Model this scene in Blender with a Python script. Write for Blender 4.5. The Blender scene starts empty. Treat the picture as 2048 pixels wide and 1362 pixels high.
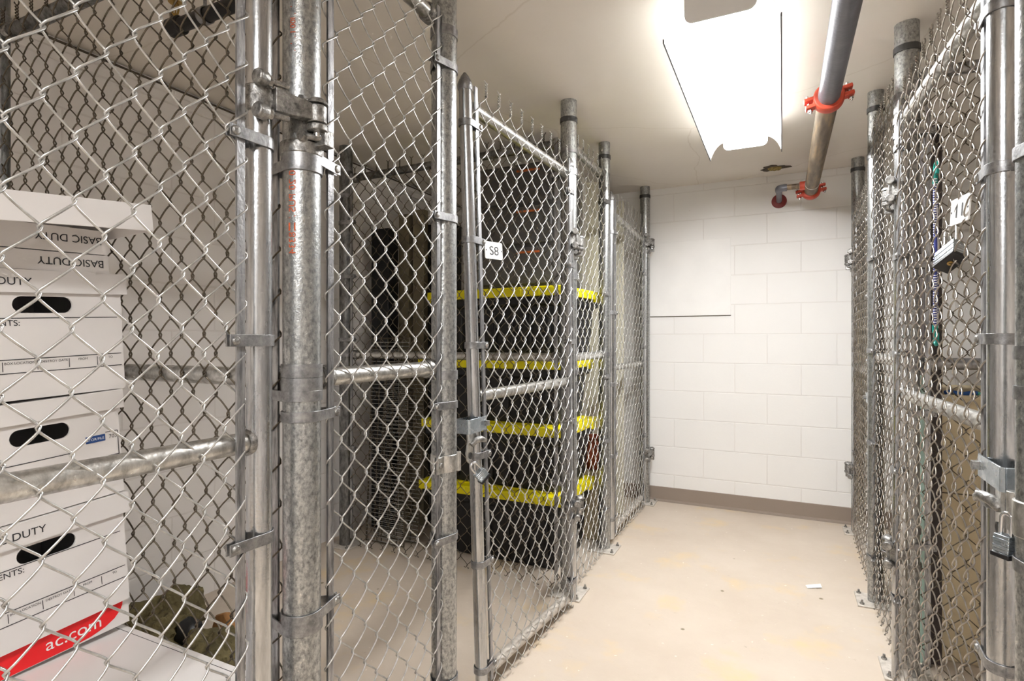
import bpy, math, random
import numpy as np
from mathutils import Vector, Matrix, noise
random.seed(7); rng = np.random.default_rng(11)
sc = bpy.context.scene
COL = sc.collection
PI = math.pi
V = Vector
ORI = {}                       # object -> world position of its thing's base

# ------------------------------------------------------------------ materials
MATS = {}
def nodes_of(m):
    m.use_nodes = True
    nt = m.node_tree
    return nt, nt.nodes, nt.links, nt.nodes['Principled BSDF']

def plain(name, col, rough=.6, metal=0., spec=.5, vary=0., vscale=8., bump=0., bscale=60.):
    m = bpy.data.materials.new(name); nt, N, L, b = nodes_of(m)
    b.inputs['Base Color'].default_value = (*col, 1); b.inputs['Roughness'].default_value = rough
    b.inputs['Metallic'].default_value = metal; b.inputs['Specular IOR Level'].default_value = spec
    tc = N.new('ShaderNodeTexCoord')
    if vary:
        n = N.new('ShaderNodeTexNoise'); n.inputs['Scale'].default_value = vscale; n.inputs['Detail'].default_value = 5
        L.new(tc.outputs['Object'], n.inputs['Vector'])
        r = N.new('ShaderNodeValToRGB'); r.color_ramp.elements[0].position = .3; r.color_ramp.elements[1].position = .7
        r.color_ramp.elements[0].color = (*[c*(1-vary) for c in col], 1)
        r.color_ramp.elements[1].color = (*[min(1, c*(1+vary)) for c in col], 1)
        L.new(n.outputs['Fac'], r.inputs['Fac']); L.new(r.outputs['Color'], b.inputs['Base Color'])
    if bump:
        n2 = N.new('ShaderNodeTexNoise'); n2.inputs['Scale'].default_value = bscale; n2.inputs['Detail'].default_value = 4
        L.new(tc.outputs['Object'], n2.inputs['Vector'])
        bp = N.new('ShaderNodeBump'); bp.inputs['Strength'].default_value = bump; bp.inputs['Distance'].default_value = .01
        L.new(n2.outputs['Fac'], bp.inputs['Height']); L.new(bp.outputs['Normal'], b.inputs['Normal'])
    MATS[name] = m
    return m

def galv(name, c0, c1, r0, r1, scale=55., stretch=.35, bump=.12, metal=.9):
    """weathered zinc: mottled grey, patchy gloss, streaks along the length"""
    m = bpy.data.materials.new(name); nt, N, L, b = nodes_of(m)
    tc = N.new('ShaderNodeTexCoord'); mp = N.new('ShaderNodeMapping'); mp.inputs['Scale'].default_value = (1, 1, stretch)
    L.new(tc.outputs['Object'], mp.inputs['Vector'])
    n = N.new('ShaderNodeTexNoise'); n.inputs['Scale'].default_value = scale; n.inputs['Detail'].default_value = 8; n.inputs['Roughness'].default_value = .7
    L.new(mp.outputs['Vector'], n.inputs['Vector'])
    r = N.new('ShaderNodeValToRGB'); e = r.color_ramp.elements
    e[0].position = .36; e[0].color = (*c0, 1); e[1].position = .64; e[1].color = (*c1, 1)
    L.new(n.outputs['Fac'], r.inputs['Fac']); L.new(r.outputs['Color'], b.inputs['Base Color'])
    mr = N.new('ShaderNodeMapRange'); mr.inputs['From Min'].default_value = .3; mr.inputs['From Max'].default_value = .7
    mr.inputs['To Min'].default_value = r1; mr.inputs['To Max'].default_value = r0
    L.new(n.outputs['Fac'], mr.inputs['Value']); L.new(mr.outputs['Result'], b.inputs['Roughness'])
    b.inputs['Metallic'].default_value = metal
    n2 = N.new('ShaderNodeTexNoise'); n2.inputs['Scale'].default_value = 180; n2.inputs['Detail'].default_value = 4
    L.new(tc.outputs['Object'], n2.inputs['Vector'])
    bp = N.new('ShaderNodeBump'); bp.inputs['Strength'].default_value = bump; bp.inputs['Distance'].default_value = .004
    L.new(n2.outputs['Fac'], bp.inputs['Height']); L.new(bp.outputs['Normal'], b.inputs['Normal'])
    MATS[name] = m
    return m

M_POST = galv('zinc_post', (.20, .205, .205), (.56, .57, .565), .22, .50, 120, .7, .2)
M_FRAME = galv('zinc_frame', (.34, .345, .355), (.66, .67, .68), .16, .34, 34, .12, .08, .97)
M_ZINCDARK = galv('dark_zinc', (.10, .10, .10), (.30, .30, .295), .35, .55, 60)  # darker zinc for two posts; divider top rails take it as underside shade
M_DUSTY = galv('dusty_zinc', (.46, .42, .37), (.66, .61, .55), .5, .7, 40, 1, .1, .25)
M_RAIL = galv('zinc_rail', (.36, .35, .33), (.76, .75, .72), .25, .45, 45, .6)
M_BAND = galv('zinc_band', (.20, .20, .205), (.40, .40, .405), .34, .55, 50, 1)
M_CAST = galv('cast_fitting', (.13, .125, .12), (.46, .45, .43), .32, .6, 70, 1, .35)
M_WIRE = galv('zinc_wire', (.40, .395, .38), (.68, .675, .66), .3, .45, 30, 1, .0, .85)
M_WIREDARK = galv('dark_wire', (.085, .07, .052), (.20, .17, .13), .38, .55, 30, 1, .0, .85)  # dark brown wire for the dividers and shelf frames
M_WIRETAN = galv('right_wire', (.26, .235, .205), (.50, .465, .42), .28, .42, 30, 1, .0, .9)
M_BAR = galv('flat_bar', (.14, .14, .145), (.52, .52, .53), .3, .55, 90, .12, .2)
M_DARKRING = plain('rubber_ring', (.05, .05, .05), .6)
M_BOX = plain('white_card', (.78, .75, .735), .75, vary=.03, vscale=5)
M_INK = plain('ink_black', (.015, .015, .02), .6)
M_BLUE = plain('ink_blue', (.02, .07, .25), .5)
M_RED = plain('ink_red', (.85, .01, .015), .5)
M_WHITE = plain('white_print', (.9, .9, .9), .5)
M_TAN = plain('tan_card', (.56, .47, .31), .8, vary=.06, vscale=3)
M_BLACKP = plain('black_plastic', (.008, .008, .009), .45, vary=.2, vscale=12)
M_YEL = plain('yellow_plastic', (.80, .70, .0), .4, vary=.05)
M_CHAR = plain('charcoal_plastic', (.085, .082, .08), .55, vary=.1, vscale=6)
M_ORANGE = plain('orange_trim', (.55, .12, .02), .5)
M_PLANK = plain('old_plank', (.22, .19, .125), .8, vary=.2, vscale=10)
M_CREAM = plain('cream_sheet', (.60, .57, .46), .8, vary=.04, vscale=4)
M_GREYB = plain('pale_board', (.55, .53, .50), .75, vary=.08, vscale=6)
M_OLIVE = plain('olive_cloth', (.13, .105, .045), .95, vary=.35, vscale=22, bump=.8, bscale=70)
M_BROWN = plain('brown_leather', (.34, .16, .05), .7, vary=.25, vscale=18)
M_DKBROWN = plain('dark_board', (.03, .02, .018), .5, vary=.2, vscale=8)
M_TERRA = plain('terracotta', (.28, .06, .025), .8, vary=.15, vscale=20)
M_PGREEN = plain('pale_green', (.45, .62, .55), .5)
M_TEAL = plain('teal_plastic', (.0, .24, .20), .4)
M_CORDB = plain('blue_cord', (.03, .04, .22), .7)
M_CORDW = plain('white_cord', (.75, .74, .76), .7)
M_ROPEB = plain('blue_rope', (.03, .12, .42), .7)
M_ROPEG = plain('green_rope', (.10, .50, .38), .7)
M_TAG = plain('tag_plastic', (.88, .88, .88), .35)
M_LOCK = galv('lock_steel', (.34, .40, .45), (.55, .60, .64), .22, .35, 25, 1, .02, .9)
M_CHROME = plain('shackle_steel', (.75, .76, .78), .18, 1)
M_BRASS = plain('brass', (.45, .30, .10), .35, .9)
M_PIPEG = plain('grey_pipe', (.16, .16, .185), .42, .35, vary=.15, vscale=14, bump=.1, bscale=90)
M_PIPEK = plain('black_pipe', (.012, .011, .011), .45, .2)
M_COUP = plain('red_coupling', (.55, .065, .03), .5, vary=.12, vscale=40)
M_DKRED = plain('dark_red_flange', (.20, .02, .018), .5)
M_PAPER = plain('paper', (.9, .9, .9), .7)
M_FOAM = plain('old_foam', (.36, .27, .10), .95, vary=.5, vscale=60, bump=1, bscale=90)
M_FIXT = plain('white_enamel', (.82, .82, .82), .4)
M_LIP = plain('lip_metal', (.10, .10, .105), .4, .3)
M_REDINK = plain('red_stencil', (.50, .085, .02), .6)
M_DKMARK = plain('dark_mark', (.10, .08, .06), .9)  # plain dark brown: gap lines, hole rim, carton line

def rust_pipe():
    m = bpy.data.materials.new('rusty_pipe'); nt, N, L, b = nodes_of(m)
    tc = N.new('ShaderNodeTexCoord'); mp = N.new('ShaderNodeMapping'); mp.inputs['Scale'].default_value = (1, .15, 1)
    L.new(tc.outputs['Object'], mp.inputs['Vector'])
    n = N.new('ShaderNodeTexNoise'); n.inputs['Scale'].default_value = 40; n.inputs['Detail'].default_value = 6
    L.new(mp.outputs['Vector'], n.inputs['Vector'])
    r = N.new('ShaderNodeValToRGB'); e = r.color_ramp.elements
    e[0].position = .32; e[0].color = (.13, .09, .06, 1); e[1].position = .68; e[1].color = (.34, .24, .14, 1)
    k = e.new(.5); k.color = (.20, .155, .11, 1)
    L.new(n.outputs['Fac'], r.inputs['Fac']); L.new(r.outputs['Color'], b.inputs['Base Color'])
    b.inputs['Roughness'].default_value = .55; b.inputs['Metallic'].default_value = .25
    return m
M_RUST = rust_pipe()

def mix_rgb(N, L, fac, a, bcol, mode='MIX'):
    x = N.new('ShaderNodeMix'); x.data_type = 'RGBA'; x.blend_type = mode
    if isinstance(fac, (int, float)): x.inputs[0].default_value = fac
    else: L.new(fac, x.inputs[0])
    for s, i in ((a, 6), (bcol, 7)):
        if isinstance(s, tuple): x.inputs[i].default_value = s
        else: L.new(s, x.inputs[i])
    return x.outputs[2]

def ramp(N, L, src, stops):
    r = N.new('ShaderNodeValToRGB'); e = r.color_ramp.elements
    while len(e) < len(stops): e.new(.5)
    for i, (p, c) in enumerate(stops):
        e[i].position = p; e[i].color = (*c, 1) if len(c) == 3 else c
    L.new(src, r.inputs['Fac'])
    return r.outputs['Color']

def floor_mat():
    m = bpy.data.materials.new('painted_concrete_floor'); nt, N, L, b = nodes_of(m)
    tc = N.new('ShaderNodeTexCoord')
    def noi(s, d=5, r=.6):
        n = N.new('ShaderNodeTexNoise'); n.inputs['Scale'].default_value = s; n.inputs['Detail'].default_value = d; n.inputs['Roughness'].default_value = r
        L.new(tc.outputs['Object'], n.inputs['Vector']); return n.outputs['Fac']
    base = ramp(N, L, noi(2.2, 6, .65), [(.3, (.535, .452, .368)), (.7, (.605, .525, .44))])
    yel = ramp(N, L, noi(3.3, 4), [(.56, (0, 0, 0)), (.70, (.6, .6, .6))])
    c = mix_rgb(N, L, yel, base, (.66, .50, .27, 1))
    # dark specks and scuffs
    v = N.new('ShaderNodeTexVoronoi'); v.inputs['Scale'].default_value = 5.5; L.new(tc.outputs['Object'], v.inputs['Vector'])
    sp = ramp(N, L, v.outputs['Distance'], [(.0, (1, 1, 1)), (.035, (1, 1, 1)), (.06, (0, 0, 0))])
    g = ramp(N, L, noi(14, 6, .8), [(.42, (0, 0, 0)), (.5, (1, 1, 1))])
    spk = mix_rgb(N, L, 1., sp, g, 'MULTIPLY')
    c = mix_rgb(N, L, spk, c, (.22, .18, .11, 1))
    sc_ = ramp(N, L, noi(28, 8, .75), [(.63, (0, 0, 0)), (.72, (.7, .7, .7))])
    c = mix_rgb(N, L, sc_, c, (.40, .32, .22, 1))
    wh = ramp(N, L, noi(45, 3, .5), [(.70, (0, 0, 0)), (.75, (.6, .6, .6))])
    c = mix_rgb(N, L, wh, c, (.85, .80, .72, 1))
    L.new(c, b.inputs['Base Color']); b.inputs['Roughness'].default_value = .55; b.inputs['Specular IOR Level'].default_value = .3
    bp = N.new('ShaderNodeBump'); bp.inputs['Strength'].default_value = .15; bp.inputs['Distance'].default_value = .01
    L.new(noi(25, 6), bp.inputs['Height']); L.new(bp.outputs['Normal'], b.inputs['Normal'])
    return m

def ceiling_mat():
    m = bpy.data.materials.new('painted_ceiling'); nt, N, L, b = nodes_of(m)
    tc = N.new('ShaderNodeTexCoord')
    n = N.new('ShaderNodeTexNoise'); n.inputs['Scale'].default_value = 2.; n.inputs['Detail'].default_value = 5
    L.new(tc.outputs['Object'], n.inputs['Vector'])
    c = ramp(N, L, n.outputs['Fac'], [(.3, (.765, .715, .655)), (.7, (.81, .765, .71))])
    # a few hairline cracks
    v = N.new('ShaderNodeTexVoronoi'); v.feature = 'DISTANCE_TO_EDGE'; v.inputs['Scale'].default_value = .9
    n3 = N.new('ShaderNodeTexNoise'); n3.inputs['Scale'].default_value = 3.; n3.inputs['Detail'].default_value = 6
    L.new(tc.outputs['Object'], n3.inputs['Vector'])
    mx = mix_rgb(N, L, .12, tc.outputs['Object'], n3.outputs['Color'])
    L.new(mx, v.inputs['Vector'])
    cr = ramp(N, L, v.outputs['Distance'], [(0, (.3, .3, .3)), (.0025, (0, 0, 0))])
    c = mix_rgb(N, L, cr, c, (.48, .40, .31, 1))
    L.new(c, b.inputs['Base Color']); b.inputs['Roughness'].default_value = .7; b.inputs['Specular IOR Level'].default_value = .2
    n2 = N.new('ShaderNodeTexNoise'); n2.inputs['Scale'].default_value = 9; n2.inputs['Detail'].default_value = 7
    L.new(tc.outputs['Object'], n2.inputs['Vector'])
    bp = N.new('ShaderNodeBump'); bp.inputs['Strength'].default_value = .25; bp.inputs['Distance'].default_value = .01
    L.new(n2.outputs['Fac'], bp.inputs['Height']); L.new(bp.outputs['Normal'], b.inputs['Normal'])
    return m

def block_mat(name, axis, off, col):
    """white-painted concrete blocks 0.4 x 0.2; axis = horizontal axis of the wall"""
    m = bpy.data.materials.new(name); nt, N, L, b = nodes_of(m)
    tc = N.new('ShaderNodeTexCoord'); sp = N.new('ShaderNodeSeparateXYZ'); L.new(tc.outputs['Object'], sp.inputs[0])
    cb = N.new('ShaderNodeCombineXYZ')
    ad = N.new('ShaderNodeMath'); ad.inputs[1].default_value = off; L.new(sp.outputs[axis], ad.inputs[0]); L.new(ad.outputs[0], cb.inputs[0])
    az = N.new('ShaderNodeMath'); az.inputs[1].default_value = .009; L.new(sp.outputs['Z'], az.inputs[0]); L.new(az.outputs[0], cb.inputs[1])
    br = N.new('ShaderNodeTexBrick'); br.inputs['Scale'].default_value = 1; br.inputs['Brick Width'].default_value = .4
    br.inputs['Row Height'].default_value = .1995; br.inputs['Mortar Size'].default_value = .004; br.inputs['Mortar Smooth'].default_value = .5
    br.offset = .5; br.offset_frequency = 2
    L.new(cb.outputs[0], br.inputs['Vector'])
    n = N.new('ShaderNodeTexNoise'); n.inputs['Scale'].default_value = 3; n.inputs['Detail'].default_value = 5
    L.new(tc.outputs['Object'], n.inputs['Vector'])
    c = ramp(N, L, n.outputs['Fac'], [(.3, tuple(x*.965 for x in col)), (.7, col)])
    mc = mix_rgb(N, L, br.outputs['Fac'], c, (col[0]*.93, col[1]*.92, col[2]*.91, 1))
    # small dents and dirt specks
    v = N.new('ShaderNodeTexVoronoi'); v.inputs['Scale'].default_value = 7; L.new(tc.outputs['Object'], v.inputs['Vector'])
    n4 = N.new('ShaderNodeTexNoise'); n4.inputs['Scale'].default_value = 4; L.new(tc.outputs['Object'], n4.inputs['Vector'])
    s1 = ramp(N, L, v.outputs['Distance'], [(.025, (1, 1, 1)), (.04, (0, 0, 0))])
    s2 = ramp(N, L, n4.outputs['Fac'], [(.55, (0, 0, 0)), (.62, (.7, .7, .7))])
    mc = mix_rgb(N, L, mix_rgb(N, L, 1., s1, s2, 'MULTIPLY'), mc, (.42, .36, .28, 1))
    L.new(mc, b.inputs['Base Color']); b.inputs['Roughness'].default_value = .45; b.inputs['Specular IOR Level'].default_value = .3
    inv = N.new('ShaderNodeMath'); inv.operation = 'SUBTRACT'; inv.inputs[0].default_value = 1; L.new(br.outputs['Fac'], inv.inputs[1])
    n2 = N.new('ShaderNodeTexNoise'); n2.inputs['Scale'].default_value = 90; n2.inputs['Detail'].default_value = 4; L.new(tc.outputs['Object'], n2.inputs['Vector'])
    sm = N.new('ShaderNodeMath'); sm.operation = 'MULTIPLY_ADD'; sm.inputs[1].default_value = .12; L.new(n2.outputs['Fac'], sm.inputs[0]); L.new(inv.outputs[0], sm.inputs[2])
    bp = N.new('ShaderNodeBump'); bp.inputs['Strength'].default_value = .5; bp.inputs['Distance'].default_value = .004
    L.new(sm.outputs[0], bp.inputs['Height']); L.new(bp.outputs['Normal'], b.inputs['Normal'])
    return m

def emit_mat(name, col, s):
    m = bpy.data.materials.new(name); nt, N, L, b = nodes_of(m)
    b.inputs['Base Color'].default_value = (.9, .9, .9, 1)
    b.inputs['Emission Color'].default_value = (*col, 1); b.inputs['Emission Strength'].default_value = s
    return m

# ------------------------------------------------------------------ mesh builder
class MB:
    def __init__(s): s.v = []; s.f = []; s.m = []; s.mats = []
    def mi(s, mat):
        if mat not in s.mats: s.mats.append(mat)
        return s.mats.index(mat)
    def add(s, vs, fs, mat):
        o = len(s.v); k = s.mi(mat); s.v += [tuple(p) for p in vs]
        for f in fs: s.f.append(tuple(i+o for i in f)); s.m.append(k)
        return s
    def box(s, c, size, mat, R=None):
        c = V(c); hx, hy, hz = [q/2 for q in size]
        P = [V((x, y, z)) for x in (-hx, hx) for y in (-hy, hy) for z in (-hz, hz)]
        if R is not None: P = [R @ p for p in P]
        return s.add([c+p for p in P], [(0, 1, 3, 2), (4, 6, 7, 5), (0, 4, 5, 1), (2, 3, 7, 6), (0, 2, 6, 4), (1, 5, 7, 3)], mat)
    def cyl(s, a, b, r, mat, n=20, r2=None, caps=True):
        a = V(a); b = V(b); r2 = r if r2 is None else r2
        t = (b-a).normalized(); u = t.orthogonal().normalized(); w = t.cross(u)
        A = [a+(u*math.cos(2*PI*i/n)+w*math.sin(2*PI*i/n))*r for i in range(n)]
        B = [b+(u*math.cos(2*PI*i/n)+w*math.sin(2*PI*i/n))*r2 for i in range(n)]
        F = [(i, (i+1) % n, n+(i+1) % n, n+i) for i in range(n)]
        if caps: F += [tuple(range(n-1, -1, -1)), tuple(range(n, 2*n))]
        return s.add(A+B, F, mat)
    def lathe(s, prof, base, axis, mat, n=24):
        """prof: (radius, distance along axis) pairs"""
        t = V(axis).normalized(); u = t.orthogonal().normalized(); w = t.cross(u); base = V(base)
        vs = []; F = []
        for r, d in prof:
            vs += [base+t*d+(u*math.cos(2*PI*i/n)+w*math.sin(2*PI*i/n))*max(r, 1e-5) for i in range(n)]
        for j in range(len(prof)-1):
            F += [(j*n+i, j*n+(i+1) % n, (j+1)*n+(i+1) % n, (j+1)*n+i) for i in range(n)]
        F += [tuple(range(n-1, -1, -1)), tuple(range((len(prof)-1)*n, len(prof)*n))]
        return s.add(vs, F, mat)
    def tube(s, pts, r, mat, n=8, closed=False):
        pts = [V(p) for p in pts]; k = len(pts)
        T = []
        for i in range(k):
            a = pts[i-1] if (i or closed) else pts[i]; b = pts[(i+1) % k] if (i < k-1 or closed) else pts[i]
            T.append((b-a).normalized())
        u = T[0].orthogonal().normalized(); vs = []
        for i in range(k):
            u = (u-T[i]*u.dot(T[i])).normalized(); w = T[i].cross(u)
            rr = r[i] if isinstance(r, (list, tuple)) else r
            vs += [pts[i]+(u*math.cos(2*PI*j/n)+w*math.sin(2*PI*j/n))*rr for j in range(n)]
        F = []
        for i in range(k if closed else k-1):
            i2 = (i+1) % k
            F += [(i*n+j, i*n+(j+1) % n, i2*n+(j+1) % n, i2*n+j) for j in range(n)]
        if not closed: F += [tuple(range(n-1, -1, -1)), tuple(range((k-1)*n, k*n))]
        return s.add(vs, F, mat)
    def prism(s, poly, o, ex, ey, depth, mat):
        """2D polygon in the frame (o, ex, ey), extruded by depth along ex x ey"""
        o = V(o); ex = V(ex).normalized(); ey = V(ey).normalized(); ez = ex.cross(ey)
        A = [o+ex*x+ey*y for x, y in poly]; B = [p+ez*depth for p in A]; n = len(poly)
        return s.add(A+B, [tuple(range(n-1, -1, -1)), tuple(range(n, 2*n))]+[(i, (i+1) % n, n+(i+1) % n, n+i) for i in range(n)], mat)
    def strip(s, path, z0, z1, th, mat, o=(0, 0, 0)):
        """flat strap standing upright along a plan path of (x, y)"""
        o = V(o); k = len(path); P = [V((x, y, 0)) for x, y in path]; vs = []
        for i in range(k):
            t = (P[min(i+1, k-1)]-P[max(i-1, 0)]).normalized(); nn = V((t.y, -t.x, 0))
            a = P[i]-nn*th/2; b = P[i]+nn*th/2
            vs += [o+a+V((0, 0, z0)), o+b+V((0, 0, z0)), o+b+V((0, 0, z1)), o+a+V((0, 0, z1))]
        F = []
        for i in range(k-1):
            F += [(i*4+j, i*4+(j+1) % 4, i*4+4+(j+1) % 4, i*4+4+j) for j in range(4)]
        F += [(3, 2, 1, 0), (k*4-4, k*4-3, k*4-2, k*4-1)]
        return s.add(vs, F, mat)
    def text(s, txt, o, ex, ey, size, mat, align='LEFT', depth=.0006, sx=1., bend=None):
        cu = bpy.data.curves.new('t', 'FONT'); cu.body = txt; cu.size = size; cu.align_x = align; cu.extrude = 0
        ob = bpy.data.objects.new('t', cu); COL.objects.link(ob)
        dg = bpy.context.evaluated_depsgraph_get(); me = bpy.data.meshes.new_from_object(ob.evaluated_get(dg))
        o = V(o); ex = V(ex).normalized(); ey = V(ey).normalized(); ez = ex.cross(ey)
        if bend is None: vs = [o+ex*v.co.x*sx+ey*v.co.y+ez*depth for v in me.vertices]
        else: vs = [bend(v.co.x*sx, v.co.y) for v in me.vertices]
        s.add(vs, [tuple(p.vertices) for p in me.polygons], mat)
        bpy.data.objects.remove(ob); bpy.data.curves.remove(cu); bpy.data.meshes.remove(me)
        return s
    def build(s, name, parent=None, local=False, bevel=0, smooth=True, origin=None):
        me = bpy.data.meshes.new(name)
        off = V((0, 0, 0))
        if parent is not None and not local: off = ORI[parent]
        if origin is not None: off = V(origin)
        me.from_pydata([tuple(V(p)-off) for p in s.v], [], s.f)
        for m in s.mats: me.materials.append(m)
        me.polygons.foreach_set('material_index', s.m)
        me.update()
        return finish(name, me, parent, bevel, smooth, origin)

def finish(name, me, parent=None, bevel=0, smooth=True, origin=None):
    if smooth:
        me.polygons.foreach_set('use_smooth', [True]*len(me.polygons)); me.set_sharp_from_angle(angle=math.radians(38))
    o = bpy.data.objects.new(name, me); COL.objects.link(o)
    if parent is not None: o.parent = parent; ORI[o] = ORI[parent]
    else: ORI[o] = V(origin) if origin is not None else V((0, 0, 0))
    if origin is not None and parent is None: o.location = origin
    if bevel:
        b = o.modifiers.new('edge', 'BEVEL'); b.width = bevel; b.segments = 2; b.limit_method = 'ANGLE'; b.angle_limit = math.radians(40)
    return o

def tag(o, label, cat, group=None):
    o['label'] = label; o['category'] = cat
    if group: o['group'] = group
    return o
def thing(name, label, cat, loc=(0, 0, 0), group=None, rot=None):
    o = bpy.data.objects.new(name, None); COL.objects.link(o); o.location = loc; o.empty_display_size = .1
    if rot: o.rotation_euler = rot
    ORI[o] = V(loc)
    return tag(o, label, cat, group)
def struct(o): o['kind'] = 'structure'; return o

# ------------------------------------------------------------------ the room
H = 2.23; XL, XR, YB, YF = -2.34, 1.60, 4.045, -2.3
def slab(name, lo, hi, mat):
    c = [(a+b)/2 for a, b in zip(lo, hi)]; s = [b-a for a, b in zip(lo, hi)]
    return struct(MB().box(c, s, mat).build(name, smooth=False))
slab('floor', (XL-.1, YF-.1, -.1), (XR+.1, YB+.1, 0), floor_mat())
slab('ceiling', (XL-.1, YF-.1, H), (XR+.1, YB+.1, H+.1), ceiling_mat())
M_WB = block_mat('painted_block_back', 'X', .49, (.83, .815, .795))
M_WS = block_mat('painted_block_side', 'Y', .1, (.81, .78, .755))
slab('wall_back', (XL-.1, YB, 0), (XR+.1, YB+.1, H), M_WB)
slab('wall_front', (XL-.1, YF-.1, 0), (XR+.1, YF, H), M_WB)
slab('wall_left', (XL-.1, YF, 0), (XL, YB, H), M_WS)
slab('wall_right', (XR, YF, 0), (XR+.1, YB, H), M_WS)
M_BASE = plain('taupe_cove_base', (.27, .215, .175), .5)
bb = MB(); prof = [(0, 0), (.022, 0), (.020, .008), (.008, .016), (.006, .10), (0, .102)]
bb.prism([(a, b) for a, b in prof], (XL, YB, 0), (0, -1, 0), (0, 0, 1), -(XR-XL), M_BASE)
struct(bb.build('baseboard_back', smooth=False))
# smooth painted board let into the block wall
tb = MB(); tb.box((-.60, YB-.004, 1.58), (.575, .008, .525), plain('painted_board', (.83, .815, .795), .45, vary=.02, bump=.05, bscale=30))
tb.box((-.60, YB-.003, 1.3155), (.575, .005, .005), M_DKMARK)  # dark bar standing for the shade in the gap below the board
struct(tb.build('trim_1', bevel=.002))
# painted cover strip along the top of the left wall
struct(MB().box((XL+.010, .9, 2.178), (.020, 6.2, .060), M_WS).box((XL+.006, .9, 2.216), (.012, 6.2, .010), M_DKMARK).build('trim_2', bevel=.002))  # with a thin dark line just above the strip
# broken patch in the ceiling with old yellow filling
hp = MB(); ring = []
for i in range(22):
    a = 2*PI*i/22; k = 1+.28*math.sin(3*a+1)+.15*math.sin(7*a)
    ring.append((.075*k*math.cos(a), .05*k*math.sin(a)))
hp.prism(ring, (-.046, 3.86, H-.004), (1, 0, 0), (0, 1, 0), .006, M_DKMARK)
for i in range(14):
    a = rng.uniform(0, 6.28); q = rng.uniform(0, .8)
    hp.lathe([(.0, -.012), (.012, -.008), (.018, 0)], (-.046+.055*q*math.cos(a), 3.86+.036*q*math.sin(a), H-.004), (0, 0, 1), M_FOAM, 8)
hole = hp.build('ceiling_hole'); tag(hole, 'small ragged hole in the ceiling showing yellow filling near the pipe end', 'hole')

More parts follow.
